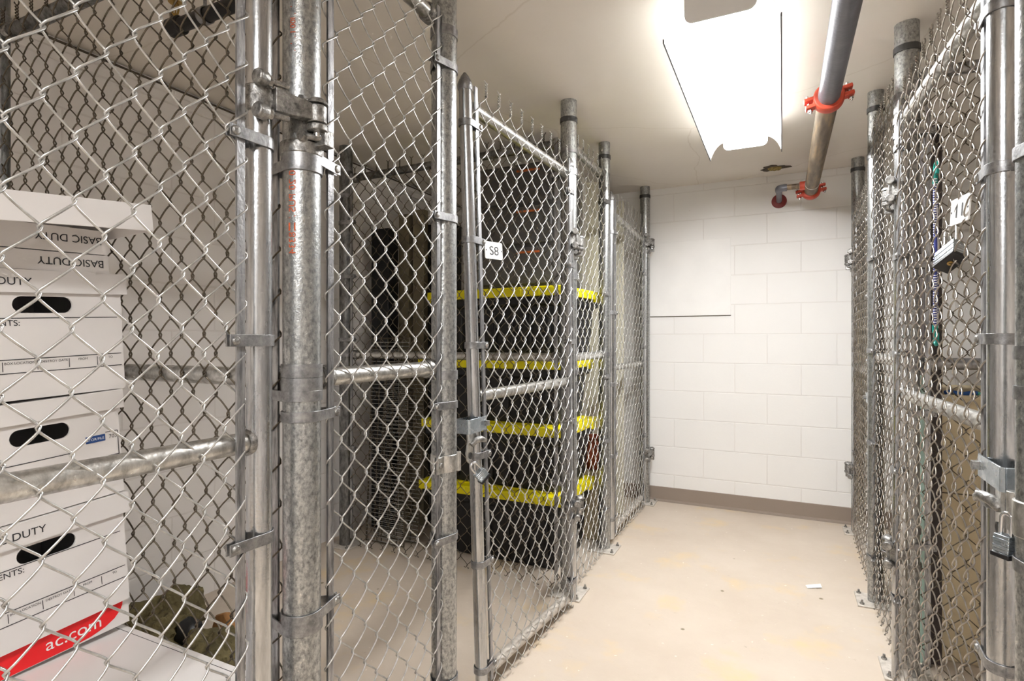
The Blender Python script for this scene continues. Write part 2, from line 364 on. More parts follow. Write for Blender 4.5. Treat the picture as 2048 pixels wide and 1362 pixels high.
# ------------------------------------------------------------------ chain link
def chain_mesh(name, parent, A, B, C, D, n, mat, w=.076, h=.086, r=.00185, dep=.0058, seg=7, sides=6, twist=True, foot=True, wob=.003):
    """woven wire between A (bottom start), B (bottom end), C (top end), D (top start); n faces the viewer"""
    A, B, C, D, n = [np.array(p, float) for p in (A, B, C, D, n)]
    W = np.linalg.norm(B-A+C-D)/2; Ht = np.linalg.norm(D-A+C-B)/2
    nw = max(2, round(W/(w/2))); sp = W/nw; nh = round(Ht/(h/2)); hs = Ht/nh
    amp = sp/2+.0024
    ph = rng.uniform(0, 6.28, 8)
    verts = []; faces = []; base = 0
    def place(x, y, d):
        u = x/W; v = y/Ht
        u2 = u+(wob*(np.sin(3.1*y+ph[0]+2*u)+.6*np.sin(9*y+5*x+ph[1])))/W
        v2 = v+(wob*(np.sin(4.7*x+ph[2])+.6*np.sin(11*x+4*y+ph[3])))/Ht
        dd = d+wob*1.3*(np.sin(4*x+ph[4])*np.sin(3*y+ph[5]))
        P = (A[None]*((1-u2)*(1-v2))[:, None]+B[None]*(u2*(1-v2))[:, None]+C[None]*(u2*v2)[:, None]+D[None]*((1-u2)*v2)[:, None])
        return P+n[None]*dd[:, None]
    def sweep(P, rad, sd):
        nonlocal base
        T = np.gradient(P, axis=0); T /= np.linalg.norm(T, axis=1)[:, None]+1e-12
        ref = n if abs(T@n).max() < .97 else n+np.array([.31, .2, .41])
        b = np.cross(T, ref[None]); b /= np.linalg.norm(b, axis=1)[:, None]+1e-12
        q = np.cross(b, T)
        ang = np.arange(sd)*2*PI/sd
        ring = P[:, None, :]+rad*(np.cos(ang)[None, :, None]*b[:, None, :]+np.sin(ang)[None, :, None]*q[:, None, :])
        m = len(P); verts.append(ring.reshape(-1, 3))
        i = np.arange(m-1)[:, None]*sd; j = np.arange(sd)[None, :]; j2 = (j+1) % sd
        faces.append((np.stack([i+j, i+j2, i+sd+j2, i+sd+j], -1).reshape(-1, 4))+base)
        base += m*sd
    k = .975
    for i in range(nw):
        N = nh*seg+1
        th = np.linspace(0, nh*PI, N)+(i % 2)*PI
        y = np.linspace(0, Ht, N)
        tri = np.arcsin(k*np.cos(th))/np.arcsin(k)
        jit = 1+.02*np.sin(ph[6]+i*1.7)
        x = (i+.5)*sp-amp*jit*tri
        d = dep*np.tanh(2.0*np.sin(th))/np.tanh(2.0)
        sweep(place(x, y, d), r, sides)
    # top: neighbours twisted together, ends splayed; foot: ends bent over
    for i in range(nw-1):
        if twist and ((nh+i) % 2 == 1):
            for s_ in (0, 1):
                t = np.linspace(0, 1, 26); a = t*2*PI*2.5+s_*PI
                x = (i+1)*sp+.003*np.cos(a); y = Ht-.004+t*.045; d = .003*np.sin(a)
                spl = np.clip((t-.85)/.15, 0, 1)
                x = x+(1 if s_ else -1)*spl*.008; y = y+spl*.004
                sweep(place(x, y, d), r, max(4, sides-1))
        if foot and (i % 2 == 1):
            for s_ in (-1, 1):
                t = np.linspace(0, 1, 8)
                sweep(place((i+1)*sp+s_*.004+s_*t*.012, -.003-.006*np.sin(t*PI)+0*t, .004*s_+.006*t), r, max(4, sides-1))
    vv = np.concatenate(verts); ff = np.concatenate(faces)
    off = np.array(ORI[parent]); vv = vv-off[None]
    me = bpy.data.meshes.new(name)
    me.vertices.add(len(vv)); me.vertices.foreach_set('co', vv.astype(np.float32).ravel())
    me.loops.add(len(ff)*4); me.loops.foreach_set('vertex_index', ff.astype(np.int32).ravel())
    me.polygons.add(len(ff)); me.polygons.foreach_set('loop_start', np.arange(0, len(ff)*4, 4, dtype=np.int32))
    me.polygons.foreach_set('use_smooth', np.ones(len(ff), bool))
    me.update(calc_edges=True); me.materials.append(mat)
    o = bpy.data.objects.new(name, me); COL.objects.link(o); o.parent = parent; ORI[o] = ORI[parent]
    return o

# ------------------------------------------------------------------ fence fittings
def band(parent, c, r, e, n, q, noff=.016, hh=.021, mat=None, bolt=True, name='brace_band'):
    """strap round a pole at c with two ears running along e to the tension bar, bolted beyond it"""
    mat = mat or M_BAND; c = V(c); e = V((*e, 0)); n = V((*n, 0)); R = r+.0022; q2 = q+.013
    def loc(x, y): p = e*x+n*y; return (p.x, p.y)
    pts = []
    def tang(en, sgn):
        d = math.hypot(q2, en); return math.atan2(en, q2)+sgn*math.acos(min(1, R/d))
    a1 = tang(noff+.005, 1); a2 = tang(noff-.005, -1)+2*PI
    pts.append(loc(q2+.011, noff+.005)); pts.append(loc(q2, noff+.005))
    for i in range(23):
        a = a1+(a2-a1)*i/22; pts.append(loc(R*math.cos(a), R*math.sin(a)))
    pts.append(loc(q2, noff-.005)); pts.append(loc(q2+.011, noff-.005))
    mb = MB().strip(pts, -hh/2, hh/2, .0028, mat, c)
    if bolt:
        p = c+e*q2+n*(noff+.0062)
        mb.lathe([(.0085, 0), (.0082, .002), (.006, .0045), (.0, .0055)], p, n, M_CAST, 14)
        mb.cyl(c+e*q2+n*(noff-.022), p, .0036, M_CAST, 10)
        mb.cyl(c+e*q2+n*(noff-.015), c+e*q2+n*(noff-.0075), .0075, M_CAST, 6)
    return mb.build(name, parent, bevel=.0006)

def ring_band(parent, c, r, hh, mat, name='collar'):
    c = V(c)
    return MB().lathe([(r, -hh/2), (r+.003, -hh/2), (r+.0034, 0), (r+.003, hh/2), (r, hh/2)], c, (0, 0, 1), mat, 28).build(name, parent)

def post(name, p, r, label, top=H, rings=(2.15,), plate=True, mat=None, group='floor to ceiling fence posts', ang=0., base_part=True):
    t = thing(name, label, 'fence post', (p[0], p[1], 0), group)
    MB().cyl((p[0], p[1], .006), (p[0], p[1], top), r, mat or M_POST, 36).build('pipe', t)
    for z in rings: ring_band(t, (p[0], p[1], z), r, .022, M_DARKRING if z > 2.1 else M_BAND)
    if plate:
        R = Matrix.Rotation(ang, 3, 'Z')
        pl = MB().box((p[0], p[1], .004), (.15, .15, .007), M_DUSTY, R).build('base_plate', t, bevel=.002)
        for sx in (-1, 1):
            for sy in (-1, 1):
                b = V((p[0], p[1], .008))+R @ V((sx*.058, sy*.058, 0))
                MB().cyl(b, b+V((0, 0, .006)), .009, M_CAST, 6).cyl(b, b+V((0, 0, .017)), .0042, M_CAST, 10).build('anchor_bolt', pl)
    return t

def tension_bar(parent, p0, p1, e, n):
    p0, p1 = V(p0), V(p1); e3 = V((*e, 0)); n3 = V((*n, 0)); up = (p1-p0)
    vs = [p0+e3*a+n3*b for a, b in ((-.008, -.0025), (.008, -.0025), (.008, .0025), (-.008, .0025))]
    vs += [v+up for v in vs]
    return MB().add(vs, [(3, 2, 1, 0), (4, 5, 6, 7)]+[(i, (i+1) % 4, 4+(i+1) % 4, 4+i) for i in range(4)], M_BAR).build('tension_bar', parent, smooth=False)

def hinge(parent, g, p, rg, rp, n, z):
    """two-piece hinge: clamp on the gate pole g, strap on the post p, arm and pin on the aisle side"""
    g = V((g[0], g[1], z)); p = V((p[0], p[1], z)); e = (p-g); L = e.length; e.normalize(); n = V((*n, 0)); Z = V((0, 0, 1))
    fem = MB()
    fem.lathe([(rg, -.024), (rg+.006, -.022), (rg+.007, 0), (rg+.006, .022), (rg, .024)], g, Z, M_CAST, 24)
    for dz in (-.030, .030):
        c = g+n*(rg+.007)+Z*dz-e*.010
        fem.lathe([(.0115, -.021), (.0140, -.019), (.0145, -.002), (.0135, 0)], c, e, M_CAST, 16)
        d_ = (e+n*.35).normalized(); fem.cyl(c, c+d_*.012, .0105, M_CAST, 6).cyl(c, c+d_*.042, .0058, M_CAST, 10)
    q = n.lerp(e, .0)
    # cast arm, tapering from the clamp to the pin barrel
    a0 = g+n*(rg+.006)+e*.008; a1 = p+n*(rp+.015)-e*.010
    d = (a1-a0); ax = d.normalized(); wid = ax.cross(Z)
    vs = []
    for c, hz, th in ((a0, .022, .011), (a0+d*.4, .019, .009), (a1, .014, .010)):
        vs += [c-wid*th-Z*hz, c+wid*th-Z*hz, c+wid*th+Z*hz, c-wid*th+Z*hz]
    F = [(3, 2, 1, 0), (8, 9, 10, 11)]
    for i in (0, 4): F += [(i+j, i+(j+1) % 4, i+4+(j+1) % 4, i+4+j) for j in range(4)]
    fem.add(vs, F, M_CAST)
    fem.lathe([(.012, -.020), (.018, -.018), (.0185, .014), (.015, .017)], a1, Z, M_CAST, 20)
    fem.lathe([(.021, .018), (.020, .023), (.014, .029), (.0, .031)], a1, Z, M_CAST, 20)
    h1 = fem.build('hinge', parent, bevel=.0012)
    mal = MB()
    zz = -.062
    mal.lathe([(rp, zz-.013), (rp+.005, zz-.012), (rp+.0055, zz), (rp+.005, zz+.012), (rp, zz+.013)], p, Z, M_CAST, 28)
    mal.cyl(a1-Z*.045, a1-Z*.018, .0075, M_CHROME, 14)
    mal.cyl(a1-Z*.034, a1-Z*.022, .020, M_CAST, 18)
    mal.box(p+n*(rp+.012)+Z*(zz+.018)+e*.008, (.026, .034, .032), M_CAST, Matrix.Rotation(math.atan2(e.y, e.x), 3, 'Z'))
    for s_ in (-1, 1):
        c = p+n*(rp*.72+.006)-e*(rp*.80)+Z*(.034*s_-.010)
        MB().cyl(c-e*.006, c+e*.008, .0105, M_CAST, 6).cyl(c, c+(e*.8+n*.6).normalized()*.036, .0066, M_CAST, 12).build('hinge_bolt', h1)
    mal.build('hinge_pin', h1, bevel=.0015)
    return h1

def rail(parent, a, b, r, name, mat=None):
    return MB().cyl(a, b, r, mat or M_RAIL, 22).build(name, parent)
def cup(parent, p, d, r):
    """rail end cup bolted to a post"""
    p = V(p); d = V(d)
    return MB().lathe([(r+.003, .035), (r+.006, .030), (r+.006, .006), (r*.6, 0), (.0, -.004)], p, d, M_CAST, 22).box(p-d*.008, (.03, .03, .012), M_CAST).build('rail_end_cup', parent)

def lerp_at(p0, p1, z): t = (z-p0[2])/(p1[2]-p0[2]); return V(p0).lerp(V(p1), t)

def gate(name, label, A0, A1, B0, B1, rA, rB, n, bzA, bzB, rails, qA, qB, wire, loc, r_rail=.019, cap=(True, True), group='chain link cage gates', noff=.016, frame=None, seg=7, sides=6, mtop=None):
    t = thing(name, label, 'gate', loc, group); fm = frame or M_FRAME
    e2 = V((B1[0]-A1[0], B1[1]-A1[1], 0)).normalized(); e = (e2.x, e2.y); me_ = (-e2.x, -e2.y)
    n3 = V((*n, 0))
    for (p0, p1, r, cp) in ((A0, A1, rA, cap[0]), (B0, B1, rB, cap[1])):
        st = MB().cyl(p0, p1, r, fm, 30).build('frame_upright', t)
        if cp:
            ax = (V(p1)-V(p0)).normalized()
            MB().lathe([(r+.001, -.006), (r+.0035, 0), (r+.0035, .010), (r+.001, .018), (r*.62, .036), (r*.2, .047), (0, .049)], p1, ax, M_BAND, 24).build('pointed_cap', st)
    for z, nm in rails:
        a = lerp_at(A0, A1, z[0]); b = lerp_at(B0, B1, z[1])
        rr = rail(t, a-n3*.008+e2*rA*.5, b-n3*.008-e2*rB*.5, r_rail, nm, M_DUSTY if nm == 'bottom_rail' else None)
        if nm == 'mid_rail':
            for c, d, rad in ((a, e2, rA), (b, -e2, rB)):
                w = MB(); c2 = c-n3*.006+d*(rad*.93)
                w.lathe([(r_rail+.0055, -.003), (r_rail+.005, .002), (r_rail+.001, .007)], c2, d, M_CAST, 20)
                w.build('weld_bead', rr)
    zb, zt = A0[2]+.02, (mtop or A1[2]-.02)
    def bar_pt(p0, p1, q, z): return lerp_at(p0, p1, z)+e2*q+n3*noff
    tension_bar(t, bar_pt(A0, A1, qA, zb), bar_pt(A0, A1, qA, zt+.03), e, n)
    tension_bar(t, bar_pt(B0, B1, -qB, zb), bar_pt(B0, B1, -qB, zt+.03), e, n)
    for z in bzA: band(t, lerp_at(A0, A1, z), rA, e, n, qA, noff)
    for z in bzB: band(t, lerp_at(B0, B1, z), rB, me_, n, qB, noff)
    g = .013
    chain_mesh('chain_link_mesh', t, bar_pt(A0, A1, qA-g, zb-.02), bar_pt(B0, B1, -qB+g, zb-.02), bar_pt(B0, B1, -qB+g, zt+.03), bar_pt(A0, A1, qA-g, zt+.03), (*n, 0), wire, seg=seg, sides=sides)
    return t

def panel(name, label, a, b, n, qA, qB, wire, rails=((2.05, 'top_rail'), (1.067, 'mid_rail')), zb=.03, zt=2.06, loc=None, group='fixed chain link panels', noff=.016, rA=.036, rB=.036, seg=7, sides=6, r_rail=.020, bars=(True, True), cups=(True, True), rmat=None, tmat=None, twist=True, wob=.003):
    t = thing(name, label, 'fence panel', loc or ((a[0]+b[0])/2, (a[1]+b[1])/2, 0), group)
    e2 = V((b[0]-a[0], b[1]-a[1], 0)).normalized(); e = (e2.x, e2.y); n3 = V((*n, 0))
    for z, nm in rails:
        pa = V((*a, z))+e2*rA; pb = V((*b, z))-e2*rB
        rail(t, pa+e2*.01-n3*.008, pb-e2*.01-n3*.008, r_rail, nm, tmat if (tmat and nm == 'top_rail') else rmat)
        if cups[0]: cup(t, pa+e2*.012-n3*.008, e2, r_rail)
        if cups[1]: cup(t, pb-e2*.012-n3*.008, -e2, r_rail)
    pA = V((*a, 0))+e2*qA+n3*noff; pB = V((*b, 0))-e2*qB+n3*noff; Z = V((0, 0, 1))
    if bars[0]: tension_bar(t, pA+Z*(zb+.02), pA+Z*(zt+.01), e, n)
    if bars[1]: tension_bar(t, pB+Z*(zb+.02), pB+Z*(zt+.01), e, n)
    g = .013; pA = pA-e2*g; pB = pB+e2*g
    chain_mesh('chain_link_mesh', t, pA+Z*zb, pB+Z*zb, pB+Z*zt, pA+Z*zt, (*n, 0), wire, seg=seg, sides=sides, twist=twist, wob=wob)
    return t

# ------------------------------------------------------------------ left fence line
XF = -.872; nL = (1, 0); nR = (-1, 0); nC = (0, -1)
P6 = (XF, .825); P8 = (XF, 1.35); P11 = (XF, 2.385); P12 = (-.88, 2.975); P13 = (-.873, 3.95)
pA_ = post('fence_post', P6, .0365, 'thick galvanized post with red stencil marks, beside the file box cage gate', ang=0)
for z in (1.9, 1.508, .994, .595, .2): band(pA_, (*P6, z), .0365, (0, 1), nL, .0615)
for z in (1.9, 1.49, 1.035, .575, .2): band(pA_, (*P6, z+.0), .0365, (-1, 0), nC, .055)
for z in (1.085, 1.058): ring_band(pA_, (*P6, z), .0368, .026, M_BAND, 'rail_clamp')
# faded red stencil running down the post
def bendf(z0):
    def f(x, y):
        a = math.radians(-62)-y/.0368
        return (P6[0]+.0369*math.cos(a), P6[1]+.0369*math.sin(a), z0-x)
    return f
for txt, z0, s_ in (('7 I . I  \u2018  . I00 I .  \u2018  .', 1.845, .016), ('0 20 PUS / \u25a08334', 1.478, .020)):
    MB().text(txt, (0, 0, 0), (1, 0, 0), (0, 1, 0), s_, M_REDINK, bend=bendf(z0), sx=1.1).build('red_stencil', pA_, smooth=False)

pB_ = post('fence_post', P8, .036, 'galvanized post between narrow mesh panel and S8 gate, with wide latch collar')
for z in (1.92, 1.49, .963, .588, .18): band(pB_, (*P8, z), .036, (0, -1), nL, .055)
for z in (2.02, 1.047): ring_band(pB_, (*P8, z), .036, .026, M_BAND, 'rail_clamp')
# latch collar: wide hinged clamp
lc = MB(); R_ = .0385
lc.lathe([(.036, -.024), (R_, -.023), (R_+.0005, 0), (R_, .023), (.036, .024)], (*P8, .798), (0, 0, 1), M_RAIL, 30)
lc.cyl((P8[0]+.034, P8[1]+.022, .772), (P8[0]+.034, P8[1]+.022, .826), .008, M_RAIL, 16)
lc.box((P8[0]+.020, P8[1]-.050, .798), (.006, .03, .046), M_RAIL).box((P8[0]+.008, P8[1]-.050, .798), (.006, .03, .046), M_RAIL)
lc.lathe([(.009, 0), (.008, .004), (.0, .006)], (P8[0]+.023, P8[1]-.052, .798), (1, 0, 0), M_CAST, 12)
lc.build('latch_collar', pB_, bevel=.001)

pC_ = post('fence_post', P11, .0365, 'galvanized gate post carrying the hinges of the S8 gate', rings=(2.14, 2.0, 1.04, .93))
for z in (1.91, 1.43, 1.0, .62, .26): band(pC_, (*P11, z), .0365, (0, 1), nL, .055)
for z in (1.9, 1.45, .95, .5): band(pC_, (*P11, z), .0365, (-1, 0), nC, .055)
pD_ = post('fence_post', P12, .031, 'pale galvanized post at latch side of the far left gate', rings=(2.15, 1.07))
for z in (1.9, 1.4, .95, .6, .22): band(pD_, (*P12, z), .031, (0, -1), nL, .05)
pE_ = post('fence_post', P13, .034, 'dark galvanized corner post standing against the far block wall on the left', rings=(2.16,))
pF_ = post('fence_post', (-2.1, .82), .030, 'dark post at the wall end of the mesh behind the file boxes', rings=(2.1, 1.067), plate=True, mat=M_ZINCDARK)
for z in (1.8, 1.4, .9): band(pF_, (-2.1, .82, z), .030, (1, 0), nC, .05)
pG_ = post('fence_post', (-2.2, 2.4), .036, 'dark post by left wall holding the mesh in front of the totes', rings=(2.1, 1.95, 1.067), mat=M_ZINCDARK)
for z in (1.8, 1.5, 1.15, .55): band(pG_, (-2.2, 2.4, z), .036, (1, 0), nC, .055)

panel('mesh_fence', 'narrow fixed mesh panel between the red stencilled post and the latch collar post', P6, P8, nL, .0615, .055, M_WIRE)
panel('mesh_fence', 'narrow fixed mesh panel between the S8 gate hinges and the far left gate', P11, P12, nL, .055, .05, M_WIRE, rB=.031, seg=6, sides=5)
panel('mesh_fence', 'dark mesh divider behind the stack of white file boxes', (-2.1, .82), P6, nC, .05, .055, M_WIREDARK, rA=.03, tmat=M_ZINCDARK)  # tmat puts the shade under the top rail into its colour
panel('mesh_fence', 'dark mesh divider in front of the black and yellow totes', (-2.2, 2.4), P11, nC, .055, .055, M_WIREDARK, seg=6, sides=5, tmat=M_ZINCDARK)  # top rail's underside shade is in its colour here too

g1 = gate('cage_gate', 'nearest cage gate in front of the white file boxes',
          (XF, -.15, .05), (XF, -.15, 1.93), (XF, .723, .05), (XF, .723, 1.93), .0232, .0226, nL,
          (1.509, .783), (1.875, 1.509, 1.145, .783, .42), (((1.88, 1.88), 'top_rail'), ((.959, .959), 'mid_rail'), ((.07, .07), 'bottom_rail')),
          .05, .0525, M_WIRE, (XF, .723, 0), seg=8)
hinge(g1, (XF, .723), P6, .0226, .0365, nL, 1.588)
hinge(g1, (XF, .723), P6, .0226, .0365, nL, .30)

A0, A1, B0, B1 = (-.862, 1.555, .03), (-.872, 1.467, 1.915), (-.815, 2.262, .03), (-.84, 2.297, 1.905)
g2 = gate('cage_gate', 'cage gate with the S8 number tag and a padlock',
          A0, A1, B0, B1, .0200, .0200, nL, (1.81, 1.455, 1.13, .785, .44, .10), (1.79, 1.47, 1.14, .80, .44, .12),
          (((1.875, 1.875), 'top_rail'), ((.968, .968), 'mid_rail'), ((.068, .050), 'bottom_rail')), .036, .034, M_WIRE, A0[:2]+(0,), mtop=1.90)
hinge(g2, lerp_at(B0, B1, 1.58), P11, .0200, .0365, nL, 1.585)
hinge(g2, lerp_at(B0, B1, .42), P11, .0200, .0365, nL, .42)

g3 = gate('cage_gate', 'far left cage gate next to the block wall',
          (-.862, 3.04, .04), (-.862, 3.04, 1.93), (-.858, 3.815, .04), (-.858, 3.815, 1.85), .021, .021, nL, (1.75, 1.3, .9, .5, .15), (1.6, 1.1, .5),
          (((1.87, 1.83), 'top_rail'), ((.99, .99), 'mid_rail'), ((.07, .07), 'bottom_rail')), .036, .036, M_WIRE, (-.862, 3.04, 0), seg=6, sides=5)
hinge(g3, (-.858, 3.815), P13, .021, .034, nL, 1.83)
hinge(g3, (-.858, 3.815), P13, .021, .034, nL, .367)

def latch(parent, c, r, e, n, z, reach, horn=True):
    """fork latch strapped to a gate pole at c, pointing along e towards the post"""
    c = V((c[0], c[1], z)); e = V((*e, 0)); n = V((*n, 0)); Z = V((0, 0, 1))
    mb = MB(); R = r+.003
    def loc(x, y): p = e*x+n*y; return (p.x, p.y)
    pts = [loc(-r-.016, R*.95), loc(-r*.3, R)]
    pts += [loc(reach, R+.002), loc(reach+.003, R-.004)]
    mb.strip(pts, -.022, .022, .004, M_LOCK, c)
    pts = [loc(-r-.016, -R*.6)]+[loc(R*math.cos(a), R*math.sin(a)) for a in np.linspace(-PI*.65, -PI*.3, 8)]+[loc(reach, -R), loc(reach+.003, R-.004)]
    mb.strip(pts, -.022, .022, .004, M_LOCK, c)
    mb.cyl(c-e*(r+.010)-n*(R*.6), c-e*(r+.010)+n*(R+.008), .006, M_CAST, 10).box(c-e*(r+.010)+n*(R+.006), (.012, .016, .016), M_CAST)
    o = mb.build('latch', parent, bevel=.0012)
    f = MB()
    # fork: plate hanging between pole and post with an eye for the lock
    base = c+e*(reach-.012)+n*(R-.004)
    prof = [(-.018, .0), (.014, .0), (.013, -.030), (.010, -.045), (.014, -.058), (.020, -.078), (.015, -.100), (.004, -.110), (-.010, -.104), (-.017, -.088), (-.016, -.066), (-.012, -.048), (-.017, -.03)]
    f.prism(prof, base, e, Z, .006, M_RAIL)
    f.lathe([(.010, 0), (.010, .009), (.006, .009), (.006, .0075)], base+Z*-.088+n*(.0 if n.dot(e.cross(Z)) > 0 else -.006), n, M_DARKRING, 16)
    if horn:
        pts = [base+n*.004-Z*.055+e*.002, base+n*.014-Z*.042-e*.012, base+n*.022-Z*.040-e*.028, base+n*.026-Z*.046-e*.044, base+n*.027-Z*.056-e*.054]
        f.tube(pts, [.008, .010, .010, .007, .002], M_CAST, 10)
    f.build('fork', o, bevel=.0012)
    return o
c8 = lerp_at(A0, A1, .885)
latch(g2, c8, .0200, (0, -1), nL, .885, .070)

# ------------------------------------------------------------------ right fence line
Q1 = (.405, 3.88); Q2 = (.368, 2.88); Q3 = (.385, 2.31); Q4 = (.375, 1.18)
q1 = post('fence_post', Q1, .034, 'mottled galvanized corner post against the far block wall on the right', rings=(2.16,))
q2 = post('fence_post', Q2, .031, 'galvanized post at latch side of the far right gate', rings=(2.15, 1.95, 1.1))
for z in (1.5, 1.1, .7, .2): band(q2, (*Q2, z), .031, (0, -1), nR, .05)
q3 = post('fence_post', Q3, .0365, 'thick galvanized post carrying the hinges of the gate tagged 11', rings=(2.14, 1.98, 1.08, 1.05))
for z in (1.9, 1.45, .95, .5): band(q3, (*Q3, z), .0365, (0, 1), nR, .055)
for z in (1.85, 1.4, .9, .45): band(q3, (*Q3, z), .0365, (1, 0), nC, .055)
q4 = post('fence_post', Q4, .031, 'galvanized post at right edge, latching the gate tagged 11', rings=(1.125, 1.06, 2.15))
for z in (1.45, .53, .78): band(q4, (*Q4, z), .031, (0, -1), nR, .05)
q5 = post('fence_post', (1.50, 2.31), .030, 'post by right wall at the end of the mesh behind the gate tagged 11')

panel('mesh_fence', 'narrow fixed mesh panel between the two right side gates', Q2, Q3, nR, .05, .055, M_WIRETAN, rA=.031, sides=5, seg=6)
panel('mesh_fence', 'dark mesh divider in front of the tan carton, seen through the gate tagged 11', Q3, (1.50, 2.31), nC, .055, .05, M_WIREDARK, rB=.03, sides=5, seg=6, rmat=M_BAND)

g4 = gate('cage_gate', 'far right cage gate next to the block wall',
          (.385, 3.76, .04), (.385, 3.76, 1.85), (.372, 2.975, .04), (.372, 2.975, 1.90), .021, .0226, nR, (1.6, 1.1, .5), (1.7, 1.35, 1.05, .62, .2),
          (((1.82, 1.86), 'top_rail'), ((.99, .99), 'mid_rail'), ((.07, .07), 'bottom_rail')), .036, .04, M_WIRETAN, (.372, 2.975, 0), seg=6, sides=5)
hinge(g4, (.385, 3.76), Q1, .021, .034, nR, 1.63)
hinge(g4, (.385, 3.76), Q1, .021, .034, nR, .39)
latch(g4, (.372, 2.975), .0226, (0, -1), nR, .885, .060, False)

C0, C1, D0, D1 = (.345, 2.20, .03), (.358, 2.225, 1.90), (.375, 1.353, .03), (.375, 1.353, 1.95)
g5 = gate('cage_gate', 'cage gate with the number 11 tag and a hanging padlock',
          C0, C1, D0, D1, .0210, .0235, nR, (1.78, 1.42, 1.10, .72, .3), (1.775, 1.47, 1.148, .838, .53),
          (((1.875, 1.845), 'top_rail'), ((.97, .975), 'mid_rail'), ((.06, .06), 'bottom_rail')), .04, .043, M_WIRETAN, (.375, 1.353, 0), mtop=1.90, seg=8)
hinge(g5, lerp_at(C0, C1, 1.64), Q3, .0210, .0365, nR, 1.645)
hinge(g5, lerp_at(C0, C1, .44), Q3, .0210, .0365, nR, .44)
latch(g5, (.375, 1.353), .0235, (0, -1), nR, .90, .095)
cl = MB().lathe([(.031, -.03), (.035, -.028), (.0352, 0), (.035, .028), (.031, .03)], (*Q4, .855), (0, 0, 1), M_RAIL, 28)
cl.cyl((Q4[0]-.022, Q4[1]+.036, .825), (Q4[0]-.022, Q4[1]+.036, .89), .011, M_RAIL, 16)
cl.build('latch_collar', q4, bevel=.001)

# ------------------------------------------------------------------ padlocks and number tags
def padlock(label, c, axis, front, w=.040, h=.038, d=.022, sh=.03, word=None):
    """laminated padlock: body centred at c, axis points from key side to shackle"""
    a = V(axis).normalized(); f = V(front); f = (f-a*f.dot(a)).normalized(); s = a.cross(f); R = Matrix((s, f, a)).transposed()
    c = V(c); t = thing('padlock', label, 'padlock', c)
    b = MB()
    for i in range(6):
        k = .0006*(i % 2); b.box(c+a*(-h/2+h*(i+.5)/6), (w-k*2, d-k*2, h/6*.97), M_LOCK, R)
    b.build('lock_body', t, bevel=.0012)
    bm = MB().box(c-a*(h/2-.001), (w+.003, d+.003, .008), M_BLACKP, R)
    bp = bm.build('bumper', t, bevel=.0015)
    k = MB().cyl(c-a*(h/2+.0045), c-a*(h/2+.002), .0065, M_BRASS, 18).box(c-a*(h/2+.0048), (.0012, .007, .001), M_INK, R)
    if word: k.text(word, c-a*(h/2+.0042)-s*.017+f*.006, s, -f, .0075, M_WHITE, depth=.0015)
    k.build('keyway', bp)
    pts = [c+a*(h/2-.004)-s*w*.30]+[c+a*(h/2+sh-.012)+(-s*math.cos(q)*w*.30+a*math.sin(q)*w*.30) for q in np.linspace(0, PI, 13)]+[c+a*(h/2-.004)+s*w*.30]
    MB().tube(pts, .0038, M_CHROME, 12).build('shackle', t)
    return t
padlock('steel padlock hanging through the latch of the S8 gate', (-.812, 1.462, .742), (-.25, -.50, .62), (.75, -.6, .1), .036, .032, .022, .036)
padlock('large laminated padlock hooked on the mesh under the number 11 tag', (.350, 1.60, 1.342), (.12, .50, .62), (-.75, -.3, .3), .058, .046, .034, .075, 'MASTER')
padlock('black banded padlock closing the latch at the right edge post', (.340, 1.213, .798), (.05, .0, 1), (-.8, -.6, 0), .027, .036, .022, .040)

def tagplate(label, c, nrm, txt, tilt, w, h, size):
    n = V(nrm).normalized(); ex = V((0, 0, 1)).cross(n).normalized(); ey = n.cross(ex)
    q = math.radians(tilt); ex, ey = ex*math.cos(q)+ey*math.sin(q), ey*math.cos(q)-ex*math.sin(q)
    t = thing('number_tag', label, 'tag', c); c = V(c); k = .006
    poly = []
    for sx, sy, a0 in ((1, 1, 0), (-1, 1, 90), (-1, -1, 180), (1, -1, 270)):
        for j in range(5):
            a = math.radians(a0+j*22.5); poly.append((sx*(w/2-k)+k*math.cos(a), sy*(h/2-k)+k*math.sin(a)))
    mb = MB().prism(poly, c-n*.0015, ex, ey, .003, M_TAG)
    mb.text(txt, c+ex*0-ey*size*.36+n*.0016, ex, ey, size, M_INK, 'CENTER', sx=1.35)
    for s_ in (-1, 1):
        mb.lathe([(.003, 0), (.0018, .0006)], c+ex*s_*(w/2-.006)+n*.0016, n, M_INK, 10)
    mb.build('plate', t)
    MB().tube([c+ex*-(w/2-.006)+n*.002, c-ex*(w/2+.004)-n*.004, c-ex*(w/2-.002)-n*.016, c-ex*(w/2-.010)-n*.006], .0012, M_BAR, 6).build('wire_tie', t)
    return t
tagplate('white plate marked S8 hanging on the gate mesh', (-.838, 1.590, 1.435), (.985, -.15, .03), 'S8', 3, .094, .055, .040)
tagplate('tilted white plate marked 11 hanging above the large padlock', (.352, 1.53, 1.432), (-.985, -.12, .05), '11', -2, .094, .058, .042)

